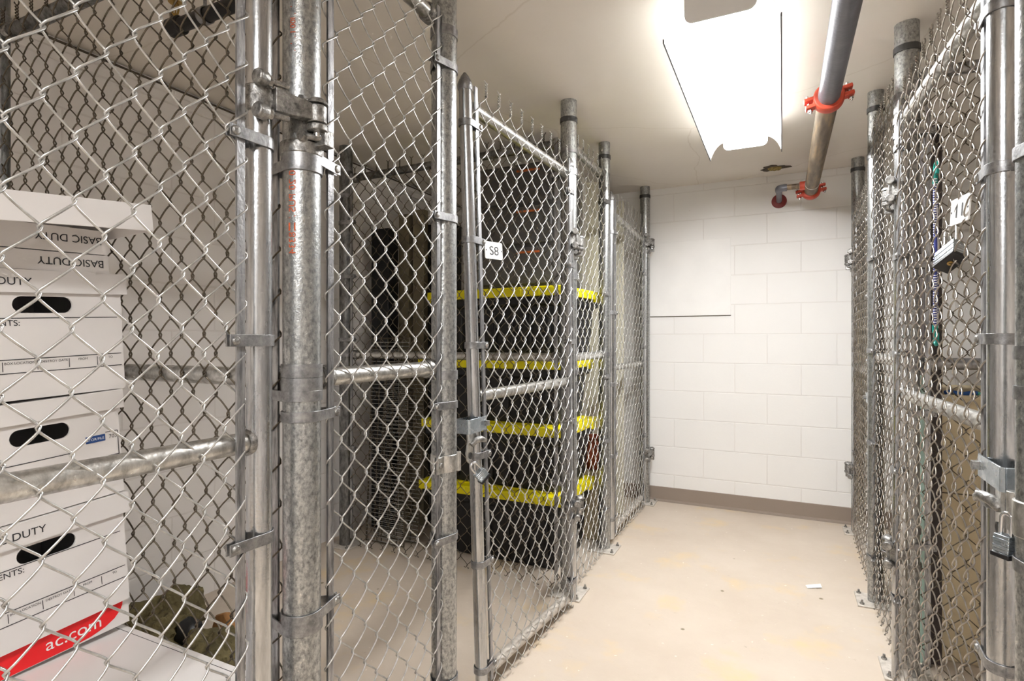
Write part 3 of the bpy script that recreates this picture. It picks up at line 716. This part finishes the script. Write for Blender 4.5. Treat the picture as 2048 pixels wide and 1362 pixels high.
# bungee cord hooked on the mesh
bc = thing('bungee_cord', 'blue and white bungee cord with green hooks hanging on the right gate', 'bungee cord', (.415, 2.07, 1.13))
for k, (dx, m1) in enumerate(((0, M_CORDB), (.014, M_CORDW))):
    pts = [(.415+dx*.4, 2.067+dx+.006*math.sin(i*.5+k), 1.63-.0235*i) for i in range(20)]
    c_ = MB(); c_.tube(pts, .0045, m1, 8)
    for i in range(60):
        a = V(pts[0]).lerp(V(pts[-1]), i/60); c_.cyl(a+V((0, 0, .0)), a+V((0, 0, .003)), .0052, M_CORDW if k == 0 else M_CORDB, 8)
    c_.build('cord', bc)
for z0, sg in ((1.63, 1), (1.18, -1)):
    pts = [(.415, 2.07, z0), (.415, 2.07, z0+sg*.03)]+[(.415, 2.07-.014+.014*math.cos(a), z0+sg*(.03+.018*math.sin(a))) for a in np.linspace(.2, PI, 8)]+[(.415, 2.042, z0+sg*.012)]
    MB().tube(pts, .0048, M_TEAL, 8).lathe([(.007, -.012), (.0075, .012)], (.415, 2.07, z0), (0, 0, 1), M_TEAL, 10).build('hook', bc)

# ------------------------------------------------------------------ white file boxes
FX, FY = -1.365, .76
def file_box(label, z, h, tilt, style, lid_txt, dy=0., lid_h=.046, tx=0.):
    t = thing('file_box', label, 'file box', (FX, FY+dy, z), 'stacked white file boxes', (math.radians(tilt), 0, 0))
    W, D, hb = .30, .38, h-.004
    b = MB()
    # face with a stadium hole
    hc, hz, hw, hh = -.149, hb-.066, .052, .017
    N = 40; inner = []; outer = []
    for i in range(N):
        a = 2*PI*i/N; ca, sa = math.cos(a), math.sin(a)
        inner.append((hc+math.copysign(hw-hh, ca)+hh*ca if abs(ca) > 1e-6 else hc, hz+hh*sa))
        k = min((W/2)/max(abs(ca), 1e-6), ((hb-hz) if sa > 0 else hz)/max(abs(sa), 1e-6)); outer.append((-.15+ca*k, hz+sa*k))
    vs = [(0, y, q) for y, q in inner]+[(0, y, q) for y, q in outer]+[(-.005, y, q) for y, q in inner]
    F = [(i, N+i, N+(i+1) % N, (i+1) % N) for i in range(N)]+[(i, (i+1) % N, 2*N+(i+1) % N, 2*N+i) for i in range(N)]
    b.add(vs, F, M_BOX)
    for y, q in ((-.30, 0), (0, 0), (0, hb), (-.30, hb)): pass
    # corner fill of the face
    cs = [(0, -.30, 0), (0, 0, 0), (0, 0, hb), (0, -.30, hb)]
    for c in cs:
        q = min(range(N), key=lambda i: (outer[i][0]-c[1])**2+(outer[i][1]-c[2])**2)
        for d in (-1, 1):
            o2 = outer[(q+d) % N]; b.add([c, (0, *outer[q]), (0, *o2)], [(0, 1, 2)], M_BOX)
    b.add([(-D, -W, 0), (0, -W, 0), (0, -W, hb), (-D, -W, hb)], [(0, 1, 2, 3)], M_BOX)
    b.add([(-D, 0, 0), (0, 0, 0), (0, 0, hb), (-D, 0, hb)], [(3, 2, 1, 0)], M_BOX)
    b.add([(-D, -W, 0), (-D, 0, 0), (-D, 0, hb), (-D, -W, hb)], [(3, 2, 1, 0)], M_BOX)
    b.add([(-D, -W, 0), (0, -W, 0), (0, 0, 0), (-D, 0, 0)], [(3, 2, 1, 0)], M_BOX)
    b.add([(-.008, -W+.004, .003), (-.008, -.004, .003), (-.008, -.004, hb-.11), (-.008, -W+.004, hb-.11)], [(0, 1, 2, 3)], M_BOX)
    e = .0007
    def line(y0, z0, y1, z1, w=.0016, m=M_INK):
        d = V((0, y1-y0, z1-z0)).normalized(); u = V((0, -d.z, d.y))*w/2
        b.add([V((e, y0, z0))-u, V((e, y1, z1))-u, V((e, y1, z1))+u, V((e, y0, z0))+u], [(0, 1, 2, 3)], m)
    def txt(s_, y, z_, size, al='LEFT', m=M_INK, sx=1.): b.text(s_, (0, y, z_), (0, 1, 0), (0, 0, 1), size, m, al, .0008, sx)
    if style == 1:
        line(-.285, .163, -.010, .163); line(-.285, .081, -.005, .081); line(-.285, .054, -.005, .054)
        for y in (-.222, -.165, -.109, -.055): line(y, .058, y, .077, .0012)
        txt('CONTENTS:', -.282, .148, .0165, sx=1.02)
        txt('BOX LOCATION', -.2195, .0715, .0068); txt('DESTROY DATE', -.160, .0715, .0068); txt('FROM', -.092, .0715, .0068); txt('TO', -.033, .0715, .0068)
        txt('DEPT', -.270, .0715, .0068); txt('CODE', -.282, .044, .009)
    else:
        line(-.285, .112, -.095, .112); line(-.285, .088, -.005, .088); line(-.005, .142, -.005, .035); line(-.030, .142, -.005, .142)
        b.add([(e, -.070, .124), (e, -.031, .124), (e, -.031, .139), (e, -.070, .139)], [(0, 1, 2, 3)], M_BLUE)
        txt('STOR/FILE', -.068, .1285, .0078, m=M_WHITE); txt('703', -.024, .127, .012)
    b.build('box_body', t, local=True, smooth=False)
    tray(t, lid_txt, (.008, .010, h-lid_h), lid_h, False, tx=tx)
    return t
def tray(t, word, o, hh, inverted, local=True, Wl=.316, Dl=.396, part='lid', tx=0.):
    """shallow lid; outer face at x = o.x, right end at y = o.y"""
    x, y, z = o; b = MB(); th = .003
    zt = z if inverted else z+hh-th
    b.box((x-Dl/2, y-Wl/2, zt+th/2), (Dl-2*th, Wl-2*th, th), M_BOX)
    for c, s_ in (((x-th/2, y-Wl/2, z+hh/2), (th, Wl, hh)), ((x-Dl+th/2, y-Wl/2, z+hh/2), (th, Wl, hh)), ((x-Dl/2, y-th/2, z+hh/2), (Dl-2*th, th, hh)), ((x-Dl/2, y-Wl+th/2, z+hh/2), (Dl-2*th, th, hh))): b.box(c, s_, M_BOX)
    if word and not inverted: b.text(word, (x, y-Wl+.010+tx, z+hh*.32), (0, 1, 0), (0, 0, 1), .0215, M_INK, depth=.0008, sx=1.0)
    if word and inverted: b.text(word, (x, y-.010, z+hh*.70), (0, -1, 0), (0, 0, -1), .0222, M_INK, depth=.0008, sx=1.0)
    return b.build(part, t, local=local, bevel=0 if word else .001, smooth=False)
file_box('topmost white file box with long dark hand hole and CONTENTS lines', 1.036, .260, 2.8, 1, 'BASIC DUTY', .006, tx=.006)
file_box('middle white file box marked with a small blue label beside its hand hole', .800, .234, 4.2, 2, None, .004, .042)
file_box('lowest white file box, reading BASIC DUTY, above the red label', .547, .250, 4.0, 1, 'BASIC DUTY', .016, tx=.024)
for z, hh, lb, dy in ((1.2955, .040, 'upside-down white box lid reading BASIC DUTY, directly on top of the file boxes', -.030), (1.3375, .052, 'upper of two upside-down box lids reading BASIC DUTY', -.034)):
    t = thing('box_lid', lb, 'box lid', (FX, FY, z), 'loose white box lids', (math.radians(2.4), 0, 0))
    tray(t, 'BASIC DUTY', (.004, dy, 0), hh, True, part='tray')
# topmost lid, overhanging towards the aisle
t = thing('box_lid', 'plain white box lid overhanging at the very top of the stack', 'box lid', (-1.199, .730, 1.377), 'loose white box lids', (math.radians(5), 0, math.radians(-6)))
tray(t, None, (0, 0, 0), .0546, False, Wl=.335, Dl=.40, part='tray')

# low white box with red print
t = thing('printed_box', 'flat white box with red curved print reading com, under the file boxes', 'box', (FX-.012, FY+.022, .488), None, (math.radians(2.5), 0, 0))
b = MB().box((-.19, -.155, .029), (.38, .31, .058), M_BOX)
e = .0008
poly = [(-.30, .057), (-.013, .057), (-.014, .046), (-.020, .034), (-.032, .022), (-.052, .012), (-.080, .005), (-.12, .002), (-.30, .001)]
b.prism(poly, (0, 0, 0), (0, 1, 0), (0, 0, 1), .0008, M_RED)
b.text('ac.com', (0, -.165, .018), (0, 1, 0), (0, 0, 1), .036, M_WHITE, depth=.0014, sx=1.05)
b.build('carton', t, local=True, smooth=False)
t = thing('white_carton', 'large white carton on the floor, its flat top in front of the red print', 'carton', (-1.34, .48, 0))
b = MB().box((-1.345, .485, .2355), (.83, .60, .471), M_BOX)
b.box((-1.345, .769, .4713), (.83, .0012, .0006), M_INK)
b.build('carton_body', t, smooth=False, bevel=.003)
b = MB(); pts = [(-1.00+.05*q+.012*math.sin(q*9), .735-.03*q+.018*math.sin(q*13+1), .4718) for q in np.linspace(0, 1, 40)]
b.tube(pts, .0008, M_INK, 5); b.build('pen_scribble', t)

# crumpled olive cloth and odds and ends on the floor behind
def lump(mb, c, s, seed, mat, sub=36, rough=.35, flat=0.):
    vs = []; F = []; nu, nv = sub, sub//2
    for j in range(nv+1):
        for i in range(nu):
            a = 2*PI*i/nu; p = PI*j/nv; d = V((math.sin(p)*math.cos(a), math.sin(p)*math.sin(a), math.cos(p)))
            k = 1+rough*noise.noise(d*1.6+V((seed, 0, 0)))+rough*.5*noise.noise(d*4+V((0, seed, 0)))+rough*.22*noise.noise(d*11+V((0, 0, seed)))
            q = V((c[0]+s[0]*d.x*k, c[1]+s[1]*d.y*k, c[2]+s[2]*d.z*k)); q.z = max(q.z, .002); vs.append(q)
    for j in range(nv):
        F += [(j*nu+i, (j+1)*nu+i, (j+1)*nu+(i+1) % nu, j*nu+(i+1) % nu) for i in range(nu)]
    mb.add(vs, F, mat)
b = MB(); lump(b, (-2.19, 1.38, .03), (.11, .15, .115), 3.1, M_OLIVE, 64); lump(b, (-1.80, 1.30, .02), (.15, .10, .09), 8.2, M_OLIVE, 48)
lump(b, (-2.07, 1.30, .03), (.10, .12, .08), 5.5, M_OLIVE, 48); lump(b, (-1.95, 1.22, .02), (.14, .07, .05), 2.5, M_OLIVE, 40)
o = b.build('olive_blanket', origin=(-2.0, 1.38, 0)); tag(o, 'crumpled olive green cloth heaped on the floor behind the white carton', 'cloth')
b = MB(); b.prism([(0, 0), (.17, .02), (.16, .07), (.05, .085), (-.01, .05)], (-1.96, 1.44, .03), (1, -.35, -.1), (.2, .3, 1), .03, M_BROWN)
o = b.build('leather_scrap', bevel=.008); tag(o, 'orange brown leather scrap lying on the olive cloth', 'leather')
b = MB(); lump(b, (-1.985, 1.335, .055), (.05, .045, .055), 1.3, M_BLACKP, 24, .2)
o = b.build('black_pouch'); tag(o, 'small black pouch beside the olive cloth', 'pouch')

# ------------------------------------------------------------------ left back cage: totes and stored things
def tote(label, x0, y0, z0, hh, rot, hl=.045):
    W, D = .845, .51
    t = thing('storage_tote', label, 'tote', (x0, y0, z0), 'black totes with yellow lids', (0, 0, math.radians(rot)))
    b = MB()
    def ring(ins, z): return [(-W+ins, ins, z), (-ins, ins, z), (-ins, D-ins, z), (-W+ins, D-ins, z)]
    L = [ring(.055, 0), ring(.035, hh-.09), ring(.015, hh-.088), ring(.012, hh-hl+.004)]
    vs = sum(L, []); F = [(3, 2, 1, 0), (12, 13, 14, 15)]
    for k in range(3): F += [(k*4+j, k*4+(j+1) % 4, k*4+4+(j+1) % 4, k*4+4+j) for j in range(4)]
    b.add(vs, F, M_BLACKP)
    for i in range(7):
        x = -W+.10+i*.107; b.box((x, .040, hh*.38), (.02, .02, hh*.62), M_BLACKP)
    b.build('bin', t, local=True, bevel=.008)
    l = MB()
    l.box((-W/2, D/2, hh-hl/2), (W, D, hl), M_YEL).box((-W/2, D/2, hh+.003), (W-.10, D-.10, .012), M_YEL)
    for sx in (0, -W):
        for sy in (.06, D-.06): l.box((sx+(-.012 if sx == 0 else .012), sy, hh-hl*.75), (.035, .075, hl*1.1), M_YEL)
    for i in range(8): l.box((-W+.06+i*.104, .001, hh-hl*.55), (.05, .006, hl*.8), M_YEL)
    l.build('lid', t, local=True, bevel=.004)
    return t
tote('bottom black tote with yellow lid, standing on the floor', -.955, 2.53, 0, .378, 0)
tote('second black tote with yellow lid up from the floor', -.948, 2.53, .385, .330, -1)
tote('third black tote with yellow lid up from the floor', -.955, 2.53, .722, .325, .5)
tote('topmost black tote with yellow lid, under the charcoal drawer unit', -.955, 2.55, 1.054, .360, -4)

t = thing('drawer_unit', 'charcoal plastic drawer unit on top of the totes', 'drawer unit', (-1.22, 2.78, 1.424))
MB().box((-1.28, 2.87, 1.424+.33), (.46, .38, .66), M_CHAR).build('cabinet', t, bevel=.01)
for k in range(3):
    d = MB().box((-1.28, 2.675, 1.424+.115+k*.215), (.42, .02, .195), M_CHAR).build('drawer', t, bevel=.006)
    MB().box((-1.20, 2.662, 1.424+.185+k*.215), (.13, .008, .010), M_ORANGE).build('pull', d)
def plank(name, label, c, s, mat, rx=0, ry=0, rz=0, cat='board', group=None):
    R = Matrix.Rotation(math.radians(rz), 3, 'Z') @ Matrix.Rotation(math.radians(ry), 3, 'Y') @ Matrix.Rotation(math.radians(rx), 3, 'X')
    m_ = MB().box((0, 0, 0), s, mat, R); dz = -min(p[2] for p in m_.v)
    m_.v = [(p[0]+c[0], p[1]+c[1], p[2]+c[2]+dz) for p in m_.v]; o = m_.build(name, origin=c, bevel=.003); return tag(o, label, cat, group)
plank('board', 'pale upright board behind the drawer unit, nearer the gate post', (-1.075, 3.14, .004), (.05, .06, 2.10), M_GREYB, group='upright boards')
plank('board', 'pale narrow board behind the drawer unit, left of its twin', (-1.17, 3.14, .004), (.05, .04, 2.13), M_GREYB, group='upright boards')
plank('board', 'weathered olive brown plank standing behind the wire shelves, left of the pair', (-2.13, 2.86, .004), (.075, .05, 1.93), M_PLANK, group='weathered planks')
plank('board', 'weathered olive brown plank standing behind the wire shelves, right of the pair', (-2.025, 2.87, .004), (.08, .05, 1.95), M_PLANK, group='weathered planks')
plank('carrying_case', 'tall black case standing against the left wall behind the wire shelves', (-2.20, 2.74, .004), (.13, .10, 1.82), M_BLACKP, cat='case')
plank('carrying_case', 'tall black case right of the weathered planks', (-1.90, 2.95, .004), (.16, .14, 1.86), M_BLACKP, cat='case')
plank('cream_sheet', 'large cream sheet standing upright behind the far left gate', (-1.30, 3.62, .004), (.72, .03, 2.06), M_CREAM, cat='sheet')
plank('cream_board', 'narrow cream board standing upright behind the stacked totes', (-1.04, 3.26, .004), (.14, .02, 2.1), M_CREAM, rz=20, cat='board')
t = thing('terracotta_pot', 'rust red round pot between totes and cream boards', 'pot', (-.985, 3.14, .40))
MB().lathe([(.05, 0), (.085, .03), (.105, .08), (.10, .13), (.075, .17), (.08, .185), (.07, .185), (.065, .15)], (-.985, 3.14, .40), (0, 0, 1), M_TERRA, 28).build('pot_body', t)
o = MB().box((-.985, 3.145, .20), (.20, .14, .396), M_TAN).build('small_carton', bevel=.003, smooth=False); tag(o, 'small tan carton under the rust red pot', 'carton')

def wire_shelf(label, x0, x1, y, z0, hh, lean):
    t = thing('wire_shelf', label, 'wire shelf', ((x0+x1)/2, y, z0), 'grey wire shelves', (math.radians(-lean), 0, 0))
    w = (x1-x0)/2; b = MB()
    for x in (-w, w): b.cyl((x, 0, 0), (x, 0, hh), .005, M_WIREDARK, 8)
    for z in (.005, hh/2, hh-.005): b.cyl((-w, 0, z), (w, 0, z), .0045, M_WIREDARK, 8)
    b.build('frame', t, local=True)
    b = MB(); k = int(hh/.022)
    for i in range(k): b.cyl((-w, -.005, .01+i*.022), (w, -.005, .01+i*.022), .0022, M_WIRE, 5)
    for i in range(1, 5): b.cyl((-w+i*2*w/5, .003, 0), (-w+i*2*w/5, .003, hh), .003, M_WIREDARK, 6)
    b.build('wire_grid', t, local=True)
wire_shelf('tall grey wire shelf panel leaning left of the totes, nearest the mesh', -2.14, -1.88, 2.50, .004, 1.16, 3)
wire_shelf('second grey wire shelf panel, leaning behind the first', -2.12, -1.84, 2.58, .004, 1.02, 4)

# ------------------------------------------------------------------ right cage contents
t = thing('tan_carton', 'tall tan carton behind the gate tagged 11', 'carton', (.84, 2.75, 0))
MB().box((.85, 2.76, .475), (.68, .58, .95), M_TAN).build('carton_body', t, smooth=False, bevel=.006)
MB().box((.85, 2.469, .945), (.68, .002, .012), plain('tape', (.62, .54, .36), .35)).box((.85, 2.469, .60), (.68, .0015, .004), M_DKMARK).build('tape', t, smooth=False)
t = thing('rope', 'blue and green rope lying along the top of the tan carton', 'rope', (.8, 2.50, .95))
for k in range(7):
    pts = [(.53+.09*(k+q), 2.495+.008*math.sin(6*(k+q)), .957+.003*math.sin(9*(k+q))) for q in np.linspace(0, 1, 8)]
    MB().tube(pts, .007, M_ROPEB if k % 2 == 0 else M_ROPEG, 8).build('strand', t)
plank('folding_table', 'dark brown folding table stood on end beside the tan carton', (.478, 2.62, .004), (.052, .42, 1.90), M_DKBROWN, cat='table')
o = MB().cyl((.447, 2.395, .012), (.447, 2.405, 1.02), .011, M_PGREEN, 14).build('broom_handle'); tag(o, 'pale green pole upright beside the dark table', 'pole')
plank('cardboard_sheet', 'brown cardboard sheet standing behind narrow right panel', (.62, 3.35, .004), (.04, .6, 1.35), M_TAN, cat='cardboard')
plank('dark_plank', 'dark plank standing upright behind the narrow right panel', (.50, 3.12, .004), (.05, .10, 1.7), M_DKBROWN, cat='board')

# ------------------------------------------------------------------ ceiling lights
LENS = emit_mat('lit_lens', (1., .997, .99), 47.)
M_WING = bpy.data.materials.new('translucent_acrylic'); nt, N, L, b_ = nodes_of(M_WING)
tr = N.new('ShaderNodeBsdfTranslucent'); tr.inputs['Color'].default_value = (.9, .9, .88, 1); mx = N.new('ShaderNodeMixShader'); mx.inputs[0].default_value = .55
b_.inputs['Base Color'].default_value = (.85, .85, .84, 1); b_.inputs['Roughness'].default_value = .3
L.new(b_.outputs[0], mx.inputs[1]); L.new(tr.outputs[0], mx.inputs[2]); L.new(mx.outputs[0], N['Material Output'].inputs['Surface'])
def fixture(label, y0, y1, xc=-.168):
    t = thing('ceiling_light', label, 'light', (xc, (y0+y1)/2, H), 'ceiling strip lights')
    def rr(hw, z0, k=.025):
        p = [(-hw, H)]
        p += [(-hw+k-k*math.cos(a), z0+k-k*math.sin(a)) for a in np.linspace(0, PI/2, 6)]
        p += [(hw-k+k*math.sin(a), z0+k-k*math.cos(a)) for a in np.linspace(0, PI/2, 6)]
        return p+[(hw, H)]
    pr = rr(.100, 2.118)
    pl = [(x, min(z, 2.165)) for x, z in pr]
    MB().prism(pl, (xc, y1-.004, 0), (1, 0, 0), (0, 0, 1), (y1-y0-.008), LENS).build('lens', t)
    MB().box((xc, (y0+y1)/2, (2.1655+H)/2), (.202, y1-y0-.004, H-2.1655), M_FIXT).build('channel', t)
    for y in (y0+.004, y1):
        MB().prism([(x*1.03, z-(.003 if z < 2.2 else 0)) for x, z in pr], (xc, y, 0), (1, 0, 0), (0, 0, 1), .006, M_FIXT).build('end_cap', t, bevel=.001)
    for s_ in (-1, 1):
        w = MB(); prof = [(.100, 2.16), (.118, 2.152), (.134, 2.138), (.147, 2.120), (.157, 2.100), (.164, 2.082)]
        vs = []
        for y in (y0, y1):
            vs += [(xc+s_*x, y, z) for x, z in prof]+[(xc+s_*(x+.0015), y, z+.0015) for x, z in prof]
        n = len(prof); F = []
        for i in range(n-1):
            F += [(i, i+1, 2*n+i+1, 2*n+i), (n+i, n+i+1, 3*n+i+1, 3*n+i), (i, i+1, n+i+1, n+i), (2*n+i, 2*n+i+1, 3*n+i+1, 3*n+i)]
        w.add(vs, F, M_WING)
        wg = w.build('wing', t)
        MB().box((xc+s_*.1655, (y0+y1)/2, 2.079), (.005, y1-y0, .013), M_LIP).build('lip', wg)
    return t
fixture('bright fluorescent strip light with flared sides above the aisle', 1.77, 3.04)
fixture('fluorescent strip light above the aisle behind the viewer', -1.55, -.28)

# ------------------------------------------------------------------ sprinkler pipes
PX, PZ = .155, 2.045
def coupling(parent, c, ax, r, ang):
    c = V(c); ax = V(ax); Z = V((0, 0, 1)); s = ax.cross(Z)
    q = math.radians(ang); u = s*math.cos(q)+Z*math.sin(q); w = Z*math.cos(q)-s*math.sin(q)
    b = MB().lathe([(r, -.027), (r+.012, -.026), (r+.016, -.016), (r+.016, .016), (r+.012, .026), (r, .027)], c, ax, M_COUP, 30)
    for k in (-1, 1):
        for m in (-1, 1):
            R = Matrix((ax, u, w)).transposed()
            b.box(c+u*k*(r+.024)+w*m*.013, (.040, .040, .014), M_COUP, R)
        b.cyl(c+u*k*(r+.030)-w*.038, c+u*k*(r+.030)+w*.034, .0055, M_CHROME, 10)
        b.cyl(c+u*k*(r+.030)-w*.032, c+u*k*(r+.030)-w*.021, .010, M_CHROME, 6)
    return b.build('coupling', parent, bevel=.003)
t = thing('sprinkler_pipe', 'overhead sprinkler main, grey then rusty, ending in red couplings', 'pipe', (PX, 2.37, PZ))
MB().cyl((PX, -1.8, PZ), (PX, 2.37, PZ), .0365, M_PIPEG, 32).build('grey_pipe_length', t)
MB().cyl((PX, 2.37, PZ), (PX, 3.80, PZ), .0365, M_RUST, 32).build('rusty_pipe_length', t)
coupling(t, (PX, 2.37, PZ), (0, 1, 0), .0365, 12)
coupling(t, (PX, 3.79, PZ), (0, 1, 0), .0365, 12)
MB().cyl((PX, 3.61, PZ), (PX, 3.618, PZ), .0375, plain('thread_tape', (.8, .78, .74), .6), 28).build('tape_ring', t)
MB().lathe([(.0365, 0), (.030, .012), (.012, .018), (0, .019)], (PX, 3.80, PZ), (0, 1, 0), M_COUP, 24).build('end_plug', t)
sb = MB(); zb = PZ+.012
sb.lathe([(.026, 0), (.026, .03), (.023, .034)], (PX-.028, 3.70, zb), (-1, 0, 0), M_COUP, 20)
sb.cyl((PX-.055, 3.70, zb), (PX-.066, 3.70, zb), .0215, plain('bushing', (.42, .22, .14), .5), 16)
sb.cyl((PX-.05, 3.70, zb), (.012, 3.70, zb), .0165, M_RUST, 16)
pts = [(.025, 3.70, zb), (.004, 3.70, zb)]+[(.004-.022*math.sin(a), 3.722-.022*math.cos(a), zb) for a in np.linspace(.2, PI/2, 6)]+[(-.018, 3.76, zb)]
sb.tube(pts, .021, M_PIPEG, 14)
sb.cyl((-.018, 3.75, zb), (-.018, YB, zb), .0165, M_PIPEG, 16)
br = sb.build('drain_branch', t)
MB().lathe([(.018, 0), (.046, .002), (.044, .010), (.022, .016), (.018, .016)], (-.018, YB-.001, zb), (0, -1, 0), M_DKRED, 26).build('wall_flange', br)

SY, SZ = 1.08, 2.102
t = thing('sprinkler_branch', 'black sprinkler branch pipe with brass head, above the left cages', 'pipe', (-1.66, SY, SZ))
bp = MB().cyl((-1.655, SY, SZ), (PX, SY, SZ), .0205, M_PIPEK, 22)
bp.lathe([(.027, 0), (.027, .045), (.022, .05)], (-1.685, SY, SZ), (1, 0, 0), M_PIPEK, 20)
bp.cyl((PX, SY, SZ), (PX, SY, PZ+.03), .0205, M_PIPEK, 16)
bp.build('branch_pipe', t)
h_ = MB(); c = V((-1.667, SY, SZ+.018))
h_.lathe([(.014, 0), (.014, .012), (.009, .014), (.009, .020)], c, (0, 0, 1), M_BRASS, 16)
for s_ in (-1, 1): h_.tube([c+V((s_*.009, 0, .018)), c+V((s_*.015, 0, .030)), c+V((s_*.013, 0, .046)), c+V((s_*.004, 0, .056))], .003, M_BRASS, 8)
h_.cyl(c+V((0, 0, .02)), c+V((0, 0, .05)), .0025, M_BRASS, 8).lathe([(.020, .056), (.021, .058), (.006, .060)], c, (0, 0, 1), M_BRASS, 18)
h_.build('sprinkler_head', t)
hg = MB(); hx = -1.53
hg.strip([(.0235*math.cos(a), .0235*math.sin(a)) for a in np.linspace(0, 2*PI, 25)], -.012, .012, .0025, M_BAND)
hg.v = [(hx+z, SY+x, SZ+y) for x, y, z in hg.v]
hg.cyl((hx, SY, SZ+.024), (hx, SY, H), .005, M_BAND, 10)
hg.build('pipe_hanger', t)

# ------------------------------------------------------------------ scraps on the floor
o = MB().add([(.105, 2.905, .003), (.165, 2.935, .006), (.160, 2.965, .010), (.098, 2.935, .004)], [(0, 1, 2, 3)], M_PAPER)
o.add([(.105, 2.905, .002), (.165, 2.935, .005), (.160, 2.965, .009), (.098, 2.935, .003)], [(3, 2, 1, 0)], M_PAPER)
tag(o.build('paper_scrap', smooth=False), 'small white paper scrap on the aisle floor', 'paper')

# ------------------------------------------------------------------ camera and colour
cam = bpy.data.cameras.new('camera'); co = bpy.data.objects.new('camera', cam); COL.objects.link(co)
cam.sensor_width = 36; cam.lens = 36*1113/2048; cam.clip_start = .02
co.location = (0, 0, 1.145); co.rotation_euler = (math.radians(90), 0, math.radians(25.9))
sc.camera = co
w = bpy.data.worlds.new('world'); sc.world = w; w.use_nodes = True
w.node_tree.nodes['Background'].inputs['Color'].default_value = (.02, .02, .02, 1)
sc.view_settings.view_transform = 'Standard'; sc.view_settings.look = 'None'
sc.view_settings.exposure = 0.54; sc.view_settings.gamma = 1; sc.view_settings.use_curve_mapping = False
sc.cycles.max_bounces = 8; sc.cycles.diffuse_bounces = 5; sc.cycles.glossy_bounces = 4
sc.cycles.use_adaptive_sampling = True; sc.cycles.adaptive_threshold = .09; sc.cycles.adaptive_min_samples = 16
sc.cycles.use_denoising = True
